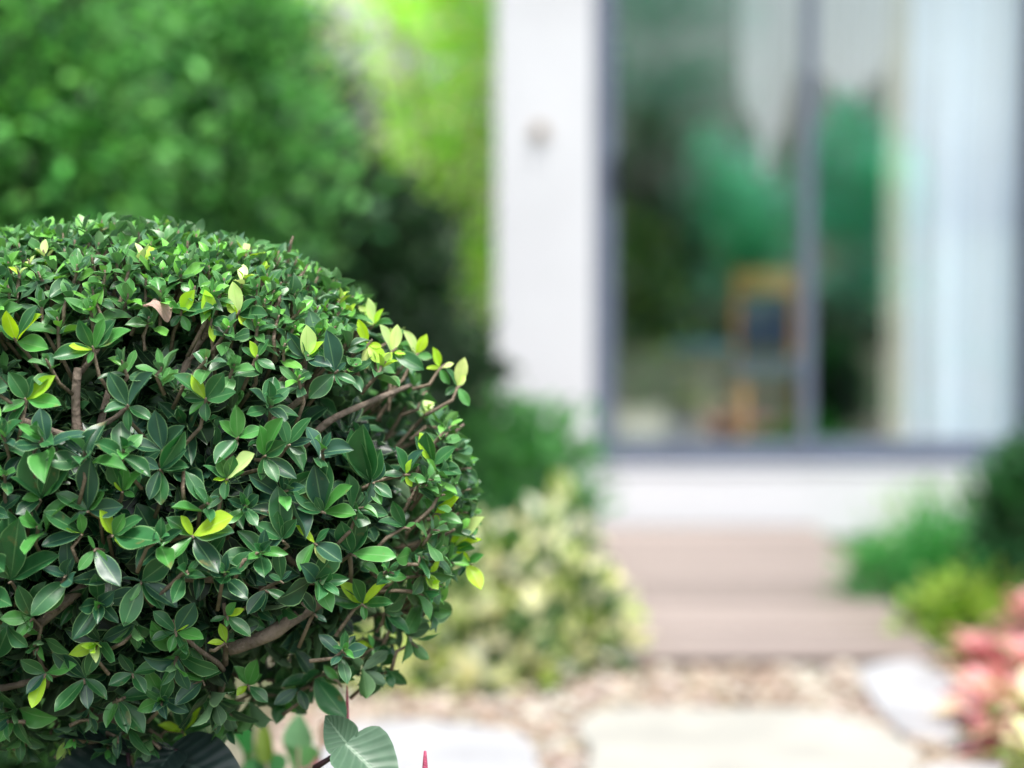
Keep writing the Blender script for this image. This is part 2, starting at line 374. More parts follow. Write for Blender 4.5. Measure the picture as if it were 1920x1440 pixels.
# room contents
FZ = zs-.018
def room(px, py, Y): return at(px, py, Y)
cy = HY+.75; k = cy/FPX
c0 = room(1435, 500, cy); cx = float(c0[0])
ch = empty('chair', (cx, cy, FZ), 'wooden chair with orange top rail and navy back seen through the glass door', 'chair')
zt_ = float(room(1435, 505, cy)[2]); zseat = FZ+.44; hw = 62*k
def zc(py, Y=cy): return float(room(1435, py, Y)[2])
mb = MB(); mb.box(cx-hw, cx+hw, cy-.02, cy+.02, zc(552), zt_); mb.build('top_rail', M['orange'], ch, bevel=.012)
mb = MB(); mb.box(cx-hw*.76, cx+hw*.76, cy-.025, cy+.015, zc(650), zc(560)); mb.build('backrest', M['blue'], ch, bevel=.012)
mb = MB(); mb.box(cx-hw-.02, cx+hw+.02, cy-.42, cy+.0, zseat-.06, zseat); mb.build('seat', M['blue'], ch, bevel=.015)
for sx in (-1, 1):
    for (ly, lt) in ((cy+.0, zc(552)), (cy-.38, zseat-.06)):
        mb = MB(); x = cx+sx*(hw-.022); mb.tube([(x+sx*.02, ly, FZ+.002), (x, ly, (FZ+lt)/2), (x, ly, lt)], [.016, .02, .02], 8); mb.build('leg', M['orange'], ch, smooth=True)
ty = HY+.9; t0 = at(1240, 640, ty); t1 = at(1372, 640, ty); tz = float(t0[2]); 
tb = empty('side_table', ((t0[0]+t1[0])/2, ty, FZ), 'small teal topped table left of the chair inside the glass door', 'table')
mb = MB(); mb.box(float(t0[0]), float(t1[0]), ty-.2, ty+.25, tz-.035, tz); mb.build('table_top', M['teal'], tb, bevel=.008)
mb = MB(); mx_ = float((t0[0]+t1[0])/2)+.05; mb.tube([(mx_, ty, tz-.035), (mx_, ty, FZ+.4), (mx_, ty, FZ+.03)], [.03, .035, .05], 12); mb.build('pedestal', M['cream'], tb, smooth=True)
mb = MB(); mb.box(mx_-.15, mx_+.15, ty-.15, ty+.15, FZ+.001, FZ+.03); mb.build('base', M['cream'], tb, bevel=.01)
sy = HY+1.4; s0 = at(1560, 560, sy); s1 = at(1700, 560, sy)
so = empty('armchair', (float(s0[0])+.3, sy, FZ), 'black upholstered armchair in the room beside the curtain', 'armchair')
X0, X1 = float(s0[0]), float(s1[0])+.2
mb = MB(); mb.box(X0, X1, sy+.35, sy+.55, FZ+.1, float(s0[2])); mb.build('backrest', M['dark'], so, bevel=.05)
mb = MB(); mb.box(X0+.12, X1-.12, sy-.3, sy+.345, FZ+.12, FZ+.42); mb.build('seat', M['dark'], so, bevel=.04)
for x in (X0, X1-.115):
    mb = MB(); mb.box(x, x+.115, sy-.32, sy+.345, FZ+.1, FZ+.6); mb.build('armrest', M['dark'], so, bevel=.03)
for x in (X0+.05, X1-.09):
    for y in (sy-.27, sy+.45):
        mb = MB(); mb.tube([(x+.02, y, FZ), (x+.02, y, FZ+.1)], [.015, .022], 8); mb.build('leg', M['dark'], so, smooth=True)
# house plant inside left
pp = at(1195, 700, HY+.75)
ip = empty('potted_plant', (pp[0], HY+.75, FZ), 'leafy green potted plant indoors at the left edge of the glass door', 'potted plant')
mb = MB(); mb.tube([(pp[0], HY+.75, FZ), (pp[0], HY+.75, FZ+.22)], [.11, .14], 20); mb.build('pot', M['cream'], ip, smooth=True)
crown('foliage', ip, [((pp[0], HY+.75, FZ+.75), (.15, .15, .40))], 500, .11, ((.12,.26,.04),(.05,.16,.04)), clump=.12)
mb = MB(); mb.tube([(pp[0], HY+.75, FZ+.2), (pp[0]+.02, HY+.76, FZ+.55), (pp[0], HY+.75, FZ+1.0)], [.012, .01, .004], 6); mb.build('stem', M['bark'], ip, smooth=True)

# ---------------------------------------------------------------- stepping stones
def slab(cx, cy, pts, z, m, label, seed):
    rs = random.Random(seed); n = 40; vs = []; top = []
    c = np.mean(pts, axis=0); ring = []
    for k in range(n):
        a = 2*math.pi*k/n; d = np.array([math.cos(a), math.sin(a)])
        r = min(1/max(1e-6, abs(d[0])/1), 1/max(1e-6, abs(d[1])/1)); r = 1/((abs(d[0])**3.2+abs(d[1])**3.2)**(1/3.2))
        r *= 1+.05*math.sin(3*a+seed)+.03*math.sin(5*a+2*seed)+rs.uniform(-.012, .012); ring.append((d*r))
    V = []; F = []
    for (zz, s) in ((0.002, .985), (z-.012, 1), (z-.003, .985), (z, .965)):
        for q in ring: V.append((cx+q[0]*pts[0]*s, cy+q[1]*pts[1]*s, zz))
    for i in range(3):
        for k in range(n): F.append((i*n+k, i*n+(k+1)%n, (i+1)*n+(k+1)%n, (i+1)*n+k))
    F.append(tuple(3*n+k for k in range(n)))
    o = MB(); o.add(V, F); ob = o.build('stepping_stone', m); return props(ob, label, 'stepping stone', 'flat stepping stones set in the gravel path')
def slab_px(x0, x1, y0, y1, m, label, seed, z=.045):
    a = ground(x0, (y0+y1)/2, z); b = ground(x1, (y0+y1)/2, z); f_ = ground(x0, y0, z); n_ = ground(x0, y1, z)
    return slab((a[0]+b[0])/2, (f_[1]+n_[1])/2, ((b[0]-a[0])/2, (f_[1]-n_[1])/2), z, m, label, seed), ((a[0]+b[0])/2, (f_[1]+n_[1])/2, (b[0]-a[0])/2, (f_[1]-n_[1])/2)
SL = [slab_px(1085, 1700, 1322, 1500, M['cstone'], 'wide cream stepping stone in the middle of the gravel path', 1),
      slab_px(560, 1010, 1352, 1520, M['stone'], 'grey white stepping stone below the variegated shrub', 2.3),
      slab_px(1640, 1830, 1238, 1385, M['stone'], 'small white stepping stone beside the pink leaved plants', 4.1),
      slab_px(1740, 1960, 1430, 1580, M['stone'], 'pale stepping stone at the lower right corner of the path', 5.6)]
# ---------------------------------------------------------------- gravel
ico_v = []; g_ = (1+5**.5)/2
for a, b in ((1, g_), (-1, g_), (1, -g_), (-1, -g_)): ico_v += [(0, a, b), (a, b, 0), (b, 0, a)]
import bmesh
bm = bmesh.new(); bmesh.ops.create_icosphere(bm, subdivisions=1, radius=1); IV = np.array([v.co[:] for v in bm.verts]); IF = np.array([[v.index for v in f.verts] for f in bm.faces]); bm.free()
npb = 9000; X = RNG.uniform(-.62, 2.6, npb); Y = RNG.uniform(4.6, DY0-.03, npb); keep = np.ones(npb, bool)
for _, (cx_, cy_, rx, ry) in SL: keep &= ~((np.abs((X-cx_)/(rx))**3.2+np.abs((Y-cy_)/(ry))**3.2) < .92)
X = X[keep]; Y = Y[keep]; n = len(X); sz = RNG.uniform(.012, .028, n)
V = IV[None]*(sz[:, None, None]*np.stack([RNG.uniform(.8, 1.4, n), RNG.uniform(.8, 1.3, n), RNG.uniform(.45, .7, n)], 1)[:, None, :])*RNG.uniform(.88, 1.1, (n, 12, 1))[:, :len(IV)]
an = RNG.uniform(0, 6.28, n); ca, sa = np.cos(an)[:, None], np.sin(an)[:, None]
V = np.stack([V[..., 0]*ca-V[..., 1]*sa, V[..., 0]*sa+V[..., 1]*ca, V[..., 2]], -1) + np.stack([X, Y, RNG.uniform(.008, .03, n)], 1)[:, None, :]
F = (IF[None]+(np.arange(n)*len(IV))[:, None, None]).reshape(-1, 3)
tt = pal(n, [(.34,.27,.21), (.44,.38,.31), (.25,.18,.13), (.52,.49,.44), (.17,.13,.11)], [.32,.28,.18,.14,.08])
props(mesh_np('gravel', V.reshape(-1, 3), F, M['pebble'], tint=np.repeat(tt, len(IV), 0)), kind='stuff')
mb = MB(); mb.box(-.64, 2.65, 4.55, DY0+.02, .0015, .012); props(mb.build('path', simple('sandy_bed', (.30,.235,.18), .9, .2, .3, 20)), kind='structure')

# ---------------------------------------------------------------- trees and shrubs
def px_blobs(lst, Y, dy=.35):
    out = []
    for (x, y, rx, ry) in lst:
        s = Y/FPX; out.append((at(x, y, Y+random.uniform(-.15, .15)), (rx*s, max(dy, .5*(rx+ry)*s*.8), ry*s)))
    return out
def tree(name, label, cat, blobs, nleaf, leaf, cols, group=None, trunk=True, r0=.06, weights=None, **kw):
    cs = np.array([b[0] for b in blobs]); c = cs.mean(0); base = (c[0], c[1], 0)
    t = empty(name, base, label, cat, group)
    crown('crown', t, blobs, nleaf, leaf, cols, weights=weights, **kw)
    limbs = [tuple(b[0]) for b in blobs]
    trunkmesh('trunk', t, base, (c[0], c[1], max(.3, c[2])), r0, r0*.3, 'darkbark', limbs=limbs, wob=.04)
    return t
G = 'green trees and hedges behind the clipped bush'
tree('tree', 'dense mid green tree at the far left behind the clipped bush', 'tree',
     px_blobs([(60,120,150,150),(20,330,120,130),(150,250,120,120),(-120,200,160,260),(110,-80,160,130),(-60,600,220,200)], 7.6), 5600, .07,
     ((.09,.33,.07),(.18,.50,.13),(.02,.09,.025)), G, clump=.26, clumptint=.65, nper=34)
tree('tree', 'mid green leafy tree in the middle of the dark background hedge', 'tree',
     px_blobs([(390,50,130,110),(370,250,130,130),(470,270,110,110),(300,430,160,100),(440,480,110,100),(440,140,80,90)], 8.6), 5600, .07,
     ((.08,.30,.065),(.16,.45,.12),(.02,.09,.03)), G, clump=.26, clumptint=.6, nper=34)
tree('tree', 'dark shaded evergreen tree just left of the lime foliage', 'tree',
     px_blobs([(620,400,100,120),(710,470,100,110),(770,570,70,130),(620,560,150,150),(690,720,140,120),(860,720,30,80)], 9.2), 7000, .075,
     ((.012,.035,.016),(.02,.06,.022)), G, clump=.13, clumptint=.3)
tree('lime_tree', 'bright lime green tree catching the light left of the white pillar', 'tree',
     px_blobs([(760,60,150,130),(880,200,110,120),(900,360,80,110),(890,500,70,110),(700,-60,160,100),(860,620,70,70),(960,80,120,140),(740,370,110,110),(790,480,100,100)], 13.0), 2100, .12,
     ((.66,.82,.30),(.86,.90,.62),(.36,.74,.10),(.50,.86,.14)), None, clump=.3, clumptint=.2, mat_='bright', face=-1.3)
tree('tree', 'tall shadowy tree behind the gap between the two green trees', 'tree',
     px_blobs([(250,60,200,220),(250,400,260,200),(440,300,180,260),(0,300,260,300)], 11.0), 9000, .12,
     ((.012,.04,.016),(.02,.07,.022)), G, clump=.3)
# low hedge closing the view under the trees
hd = empty('hedge', (-1.4, 10.2, 0), 'low dark hedge at the foot of the background trees', 'hedge')
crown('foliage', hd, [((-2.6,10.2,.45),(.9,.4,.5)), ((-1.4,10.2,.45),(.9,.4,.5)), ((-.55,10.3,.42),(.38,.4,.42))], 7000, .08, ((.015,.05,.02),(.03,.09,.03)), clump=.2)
for x in (-2.8,-2.2,-1.6,-1.0,-.6):
    mb = MB(); mb.tube([(x,10.2,0),(x+.03,10.2,.3),(x,10.22,.7)], [.03,.025,.01], 8); mb.build('stem', M['darkbark'], hd, smooth=True)

# round green shrub at the pillar foot
def shrub(name, label, cat, blobs, nleaf, leaf, cols, group=None, **kw):
    cs = np.array([b[0] for b in blobs]); c = cs.mean(0); t = empty(name, (c[0], c[1], 0), label, cat, group)
    crown('foliage', t, blobs, nleaf, leaf, cols, **kw)
    for q in range(5):
        mb = MB(); b = blobs[q % len(blobs)][0]; e = np.array(b)+rdir(1)[0]*.05; a = np.array([c[0]+random.uniform(-.05,.05), c[1]+random.uniform(-.05,.05), 0]); mb.tube([a, a*.5+e*.5+rdir(1)[0]*.03, e], [.012,.009,.003], 6); mb.build('stem', M['bark'], t, smooth=True)
    return t
def sblobs(lst, Y): return [(at(x, y, Y+dy), (rx*Y/FPX, .8*rx*Y/FPX, ry*Y/FPX)) for (x, y, rx, ry, dy) in lst]
shrub('shrub', 'rounded mid green shrub at the foot of the white pillar', 'shrub',
      sblobs([(950,880,110,95,0),(1020,900,75,85,.1),(880,900,90,120,.1),(960,980,120,90,0)], 8.9), 4200, .06, ((.06,.24,.05),(.11,.33,.10),(.035,.13,.05)), clump=.12, shell=.7)
shrub('variegated_shrub', 'cream and green variegated shrub spreading beside the deck', 'shrub',
      sblobs([(740,1200,100,80,-.1),(730,1275,90,50,-.3),(860,1290,110,35,-.3),(850,1130,120,90,0),(950,1110,120,80,.1),(1050,1160,80,80,.0),(800,1225,120,75,-.2),(930,1235,120,70,-.2),(1040,1060,50,60,.3),(1060,965,25,25,.5),(1090,1190,50,45,-.1)], 7.2), 4200, .085,
      ((.74,.76,.42),(.84,.84,.60),(.04,.12,.03),(.28,.40,.06),(.015,.05,.015)), weights=[.28,.20,.24,.14,.14], clump=.09, W=.5, shell=.7, clumptint=.28, nper=12)
shrub('shrub', 'pale wispy green plant against the white plinth', 'plant',
      sblobs([(1750,955,55,25,0),(1800,975,55,35,0),(1700,995,45,22,0)], 9.5), 260, .06, ((.35,.50,.28),(.22,.40,.18)), clump=.14)
shrub('low_shrub', 'low bright green feathery shrub overhanging the right deck edge', 'shrub',
      sblobs([(1700,1075,85,45,0),(1790,1050,80,60,0),(1650,1090,45,32,0),(1840,1100,70,60,0)], 8.4), 3000, .05, ((.045,.24,.06),(.08,.34,.09)), clump=.10, W=.3)
shrub('clipped_shrub', 'dark green rounded shrub cut off by the right picture edge', 'shrub',
      sblobs([(1945,965,80,95,0),(1970,880,50,50,0)], 7.8), 3600, .05, ((.02,.09,.03),(.035,.14,.045)), clump=.10, shell=.75)
shrub('small_shrub', 'yellow green young shrub below the feathery green shrub', 'shrub',
      sblobs([(1780,1160,60,28,0),(1840,1155,50,35,0),(1740,1165,30,18,0)], 7.7), 600, .06, ((.25,.40,.05),(.36,.50,.10),(.12,.25,.04)), clump=.10)

def rosette_plant(name, label, cat, c, n, L, cols, group=None, W=.3, weights=None, spread=.8, prof='strap', m='far', stemr=.006, up=.7, height=.15):
    t = empty(name, (c[0], c[1], 0), label, cat, group)
    az = np.arange(n)*2.4+RNG.uniform(-.3, .3, n); hh = np.linspace(.25, 1, n)*height
    base = np.stack([np.full(n, c[0]), np.full(n, c[1]), c[2]-height+hh], 1)
    el = np.linspace(.15, 1.2, n)*up
    d = np.stack([np.cos(az)*np.cos(el), np.sin(az)*np.cos(el), np.sin(el)], 1)
    leaves('foliage', base, d, np.stack([-np.cos(az)*np.sin(el), -np.sin(az)*np.sin(el), np.cos(el)], 1), L*RNG.uniform(.75, 1.15, n), M[m], t, W=W, bend=.3, tint=pal(n, cols, weights), rows=8, cols=4, prof=prof)
    mb = MB(); mb.tube([(c[0], c[1], 0), (c[0]+.01, c[1], c[2]*.5), (c[0], c[1], c[2])], [stemr*1.6, stemr*1.3, stemr], 8); mb.build('stem', M['twigm'], t, smooth=True)
    return t
PK = ((.68,.26,.28),(.74,.42,.40),(.30,.10,.08),(.70,.60,.42),(.20,.28,.08))
GP = 'pink leaved plants along the right side of the path'
def gp(px, py, Y): return at(px, py, Y)
rosette_plant('pink_plant', 'bright pink leaved plant under the dark shrub at the right edge', 'plant', gp(1925,1130,7.3), 14, .12, PK[:2], GP, W=.45, height=.12)
rosette_plant('pink_plant', 'coral pink leaved plant beside the end of the deck', 'plant', gp(1835,1225,7.0), 24, .15, PK, GP, W=.42, weights=[.45,.35,.05,.1,.05], height=.12)
rosette_plant('pink_plant', 'pink and cream plant touching the right edge above the cream leaves', 'plant', gp(1920,1240,6.7), 26, .16, PK, GP, W=.4, weights=[.35,.25,.1,.2,.1], height=.12)
rosette_plant('pink_plant', 'reddish brown plant with cream streaks beside the small white stone', 'plant', gp(1860,1310,6.3), 28, .17, PK, GP, W=.35, weights=[.15,.2,.25,.3,.1], height=.12)
rosette_plant('pink_plant', 'low pink and dark red plant at the edge of the stepping stone', 'plant', gp(1865,1365,6.0), 20, .12, PK, GP, W=.35, weights=[.2,.2,.4,.1,.1], height=.1)
rosette_plant('cream_plant', 'yellow and cream striped plant in the lower right corner', 'plant', gp(1940,1410,5.2), 20, .13, ((.62,.66,.25),(.72,.72,.40),(.15,.25,.05)), None, W=.3, height=.1)
rosette_plant('cream_plant', 'cream edged plant with reddish stems at the right picture edge', 'plant', gp(1930,1320,5.9), 20, .14, ((.72,.62,.45),(.5,.3,.2),(.25,.3,.1)), None, W=.32, height=.12)

# trees behind the camera that the glass doors mirror
def mirror(px, py, back): 
    Yv = 2*HY+back; p = at(px, py, Yv); return np.array([p[0], -back, p[2]])
def mblobs(lst, back):
    s = (2*HY+back)/FPX; return [(mirror(x, y, back), (rx*s, .5*(rx+ry)*s*.8, ry*s)) for (x, y, rx, ry) in lst]
MG = 'trees across the garden mirrored in the glass doors'
tree('garden_tree', 'dark broad tree mirrored in the left part of the glass doors', 'tree', mblobs([(1200,330,110,140),(1230,600,110,160),(1180,480,120,140),(1240,760,120,100)], 5), 3500, .13, ((.03,.07,.03),(.05,.12,.03)), MG, clump=.26, mat_='bright', face=.3, clumptint=.5)
tree('garden_tree', 'fresh green tree mirrored in the middle of the glass doors', 'tree', mblobs([(1370,430,80,130),(1340,330,60,70),(1430,490,60,60),(1340,540,60,80),(1460,420,50,110)], 7), 2400, .13, ((.34,.82,.58),(.50,.88,.74),(.16,.55,.34)), MG, clump=.26, mat_='bright', face=.3, clumptint=.5)
tree('garden_tree', 'blue green tree mirrored in the narrow pane beside the curtain', 'tree', mblobs([(1600,320,80,120),(1640,480,80,150),(1570,500,60,130),(1670,380,50,110)], 6), 2600, .12, ((.24,.72,.52),(.42,.84,.70),(.08,.36,.22)), MG, clump=.26, mat_='bright', face=.3, clumptint=.5)
shrub('reflection_hedge', 'low dark hedge added across the garden to darken the reflection behind the chair in the glass doors', 'hedge', mblobs([(1380,700,150,70),(1560,680,150,80),(1480,640,120,60)], 4.2), 3000, .11, ((.02,.05,.025),(.03,.08,.035)), clump=.25)  # hedge added behind the camera to keep the lower glass reflection dark
tree('garden_tree', 'tall pale tree mirrored at the top left of the glass doors', 'tree', mblobs([(1240,60,170,130),(1130,100,150,200),(1330,200,80,90)], 9), 2600, .14, ((.22,.44,.34),(.32,.54,.44)), MG, clump=.4, mat_='bright', face=.3)

# ---------------------------------------------------------------- the clipped bush
CY = 3.45; C = at(180, 900, CY); SR = np.array([688*CY/FPX, .285, 478*CY/FPX])
bush = empty('clipped_bush', (C[0], C[1], 0), 'large dense ball shaped bush with glossy dark green leaves and lime new shoots', 'bush')
def on_bush(px, py, inset=0.0):
    """point where the sight line meets the ball (inset metres inside)"""
    d = ray(px, py); o = np.array([0, 0, CAMH]); s = SR-inset
    oc = (o-C)/s; dd = d/s; a = dd@dd; b = 2*oc@dd; c = oc@oc-1; D = b*b-4*a*c
    if D <= 0: t = -b/(2*a)
    else: t = (-b-math.sqrt(D))/(2*a)
    return o+d*t
def to_px(P):
    P = np.asarray(P)-np.array([0, 0, CAMH]); y = P[..., 1]*cp - P[..., 2]*sp_; z = P[..., 1]*sp_ + P[..., 2]*cp
    return 960+FPX*P[..., 0]/y, 720-FPX*z/y
PX = CY/FPX
DK_SHADE = (.006,.026,.014); DK = (.016,.075,.034); MD = (.032,.138,.044); FR = (.072,.275,.056); BL = (.028,.100,.062); LM = (.46,.76,.06); PL = (.70,.88,.34)  # first tone: old inner leaves darkened further so the hollows read as shade
# hand-read shoots: junction, tips (px), colour letter per tip
H = [
 ((50,750),[(104,706,'l'),(112,758,'f'),(20,700,'g'),(5,770,'f'),(18,800,'g'),(60,705,'g')]), ((30,640),[(12,585,'l'),(62,572,'g'),(0,610,'g'),(90,655,'f'),(75,590,'l')]),
 ((175,655),[(130,650,'l'),(243,620,'f'),(225,640,'g'),(150,600,'g'),(195,600,'f'),(165,680,'f'),(100,665,'g'),(215,600,'g')]),
 ((240,762),[(285,700,'b'),(282,785,'g'),(240,808,'g'),(196,768,'g'),(205,700,'d')]), ((385,750),[(360,705,'l'),(330,700,'g'),(420,700,'g'),(345,745,'g'),(400,715,'f'),(440,735,'g'),(385,790,'g'),(355,775,'f')]),
 ((447,590),[(437,530,'p'),(480,560,'g'),(465,612,'l'),(425,570,'l'),(500,590,'g')]), ((340,590),[(310,560,'f'),(365,545,'l'),(395,570,'g'),(320,610,'g'),(355,620,'f')]), ((395,605),[(385,545,'l'),(430,600,'g'),(370,580,'f'),(410,570,'g'),(400,640,'l')]),
 ((573,672),[(576,612,'p'),(540,625,'b'),(605,640,'l'),(525,660,'g'),(620,685,'b'),(600,655,'g')]), ((628,700),[(615,622,'B'),(600,655,'g'),(648,680,'b'),(668,718,'g'),(640,725,'g'),(580,745,'g')]),
 ((480,672),[(468,640,'l'),(500,635,'g'),(455,650,'g'),(515,690,'g'),(490,700,'f')]),
 ((690,645),[(672,600,'l'),(715,650,'l'),(655,660,'g'),(688,690,'p'),(720,680,'l'),(665,640,'f')]), ((735,660),[(712,610,'p'),(745,610,'P'),(760,665,'l'),(740,695,'g'),(795,690,'g')]),
 ((700,610),[(672,575,'p'),(690,560,'p'),(720,580,'l'),(650,590,'g'),(735,605,'g')]), ((780,665),[(760,620,'P'),(800,628,'l'),(810,670,'f'),(755,650,'g'),(775,705,'g')]), ((825,690),[(812,652,'l'),(850,680,'p'),(800,690,'l'),(842,720,'f')]),
 ((858,725),[(870,672,'p'),(840,690,'g'),(872,705,'p'),(835,740,'g'),(880,760,'f')]),
 ((78,935),[(46,848,'g'),(102,855,'g'),(22,893,'g'),(105,895,'f'),(135,865,'g'),(42,935,'f'),(30,960,'d')]), ((165,958),[(160,864,'B'),(108,922,'g'),(195,925,'f'),(230,950,'b'),(190,955,'g'),(125,985,'g')]),
 ((230,922),[(205,870,'g'),(232,872,'f'),(262,880,'f'),(252,930,'f'),(215,905,'l')]), ((300,880),[(345,812,'G'),(350,870,'g'),(265,860,'b'),(345,880,'g'),(280,935,'d'),(300,945,'g'),(350,845,'d')]), ((305,845),[(292,770,'B'),(240,830,'d'),(345,800,'d')]),
 ((212,1003),[(188,958,'l'),(232,965,'f'),(300,1018,'g'),(250,1028,'l'),(262,970,'g'),(250,1005,'f')]), ((155,1000),[(80,1020,'b'),(85,960,'g'),(150,965,'f'),(110,985,'l')]), ((178,1030),[(148,1068,'f'),(200,1055,'f'),(165,1005,'f'),(222,1095,'b'),(190,1060,'g')]),
 ((362,1005),[(430,965,'L'),(340,968,'l'),(390,1025,'f'),(435,995,'b'),(315,970,'g'),(310,1065,'f'),(408,1072,'d')]), ((20,1088),[(103,1038,'G'),(45,1035,'g'),(15,965,'G'),(-10,1040,'g'),(35,975,'g')]), ((265,1090),[(322,1048,'G'),(232,1172,'g'),(330,1140,'b'),(305,1142,'g'),(245,1125,'f'),(228,1085,'b')]),
 ((445,822),[(443,762,'F'),(412,790,'f'),(490,800,'f'),(425,855,'g'),(405,870,'g')]), ((425,898),[(412,858,'f'),(438,855,'g'),(400,900,'l'),(425,908,'l'),(458,885,'g'),(475,852,'p'),(420,935,'g'),(385,870,'g')]),
 ((540,835),[(577,782,'g'),(583,825,'b'),(505,835,'g'),(528,785,'g'),(570,850,'g')]), ((495,855),[(488,800,'f'),(525,785,'f'),(535,830,'g'),(490,900,'g'),(520,900,'g'),(555,895,'d')]),
 ((605,960),[(608,868,'G'),(658,912,'F'),(552,915,'g'),(592,932,'g'),(666,962,'F'),(590,875,'B'),(560,950,'g')]), ((528,1012),[(525,915,'G'),(480,982,'g'),(522,958,'g'),(555,975,'g')]),
 ((590,1018),[(556,985,'l'),(608,1055,'P'),(560,1068,'f'),(640,1055,'b'),(617,992,'g')]), ((528,1088),[(520,1030,'g'),(505,1078,'g'),(545,1070,'b')]),
 ((660,1038),[(640,980,'g'),(672,958,'G'),(740,1040,'F'),(620,990,'d'),(690,985,'g')]), ((760,890),[(745,838,'g'),(787,842,'b'),(718,888,'g'),(798,902,'f'),(772,912,'l'),(770,862,'l'),(752,905,'f'),(785,870,'f')]),
 ((695,905),[(655,812,'g'),(682,798,'G'),(622,832,'g'),(720,870,'b'),(712,845,'g'),(735,930,'g'),(715,945,'f')]), ((812,872),[(790,812,'l'),(852,838,'g'),(864,890,'g'),(800,810,'g'),(780,820,'d'),(845,860,'g')]),
 ((815,962),[(856,932,'l'),(866,978,'F'),(822,978,'l'),(795,935,'f')]), ((760,988),[(737,940,'g'),(712,975,'g'),(778,980,'f'),(745,998,'f')]), ((845,1030),[(900,1010,'l'),(905,970,'p'),(890,1030,'f'),(860,1000,'l'),(880,1050,'l'),(825,1000,'g')]),
 ((875,1055),[(903,1102,'l'),(905,1040,'f'),(860,1080,'d')]), ((60,1158),[(34,1100,'g'),(80,1090,'g'),(2,1160,'F'),(30,1195,'f'),(52,1185,'f')]), ((85,1150),[(114,1098,'f'),(70,1110,'g')]),
 ((330,1185),[(357,1140,'l'),(290,1145,'g'),(282,1200,'g'),(318,1222,'F'),(380,1195,'f'),(365,1130,'b'),(350,1225,'g')]), ((160,1272),[(98,1222,'b'),(120,1225,'d'),(200,1308,'G'),(105,1335,'g'),(165,1328,'b'),(170,1225,'g')]),
 ((250,1262),[(205,1285,'g'),(272,1298,'g'),(297,1250,'g'),(225,1225,'d')]), ((220,1310),[(198,1362,'f'),(238,1372,'g'),(302,1302,'g'),(268,1375,'g')]), ((85,1262),[(140,1245,'F'),(98,1278,'f'),(50,1300,'b'),(60,1325,'l'),(40,1240,'g')]),
 ((345,1372),[(297,1360,'L'),(376,1328,'L'),(360,1428,'L'),(400,1350,'g'),(325,1410,'f'),(405,1400,'g'),(335,1305,'d')]), ((382,1275),[(345,1265,'f'),(355,1215,'g'),(415,1262,'g'),(330,1320,'b')]), ((425,1155),[(442,1130,'f'),(457,1142,'l'),(425,1175,'f'),(395,1165,'g'),(470,1190,'g')]),
 ((424,1205),[(413,1170,'L'),(390,1205,'l'),(440,1200,'g')]), ((680,1132),[(722,1095,'L'),(638,1092,'l'),(630,1130,'g'),(684,1162,'F'),(735,1130,'g'),(660,1085,'g'),(610,1110,'g')]), ((722,1148),[(767,1190,'g'),(737,1188,'d'),(740,1090,'g'),(755,1150,'g')]),
 ((635,1278),[(608,1248,'f'),(650,1245,'g'),(675,1252,'g'),(665,1275,'f')]), ((590,1270),[(530,1287,'g'),(610,1330,'b'),(612,1280,'g'),(645,1345,'g'),(560,1220,'d')]), ((465,1285),[(440,1250,'f'),(492,1265,'f'),(445,1305,'l'),(502,1315,'g'),(480,1240,'f')]),
 ((590,1150),[(612,1165,'b'),(560,1110,'d'),(580,1115,'d')]), ((560,1290),[(515,1320,'b'),(575,1330,'d'),(600,1260,'g')]), ((500,1105),[(490,1145,'b'),(540,1125,'g'),(465,1150,'d')]), ((545,455),[(540,462,'b')]),
 ((345,880),[(385,940,'g')]), ((700,1215),[(690,1190,'f'),(670,1205,'l'),(705,1235,'f'),(735,1225,'d')])]
CD = {'d': DK, 'g': MD, 'f': FR, 'b': BL, 'l': LM, 'p': PL, 'G': MD, 'F': FR, 'B': BL, 'L': LM, 'P': PL}
gB, gD, gN, gL, gT, gF, gW = [], [], [], [], [], [], []
yB, yD, yN, yL, yT, yF, yW = [], [], [], [], [], [], []
stubs = []; HJ = []
for (jx, jy), tips in H:
    J = on_bush(jx, jy, .012); HJ.append((jx, jy)); HJ.extend([(jx*.45+t_[0]*.55, jy*.45+t_[1]*.55) for t_ in tips]); nout = nrm((J-C)/SR**2)
    stubs.append((J, nout))
    for (tx, ty_, cc) in tips:
        lenp = math.hypot(tx-jx, ty_-jy); tow = random.uniform(.15, .6)   # how far the tip comes forward
        Tp = at(tx, ty_, J[1]-lenp*PX*tow) ; d = Tp-J; Ln = np.linalg.norm(d)
        face = nrm(np.array([random.uniform(-.6, .6), -1.0, random.uniform(.2, 1.5)]))
        t3 = np.array(CD[cc])*random.uniform(.85, 1.18)*np.array([random.uniform(.92, 1.08), 1, random.uniform(.92, 1.08)])
        tgt = (yB, yD, yN, yL, yT, yF, yW) if cc in 'lLpP' else (gB, gD, gN, gL, gT, gF, gW)
        wr = random.uniform(.40, .54) if not cc.isupper() else random.uniform(.42, .5)
        for a, v in zip(tgt, (J, d, face, Ln*1.04, t3, random.uniform(.05, .32), wr)): a.append(v)
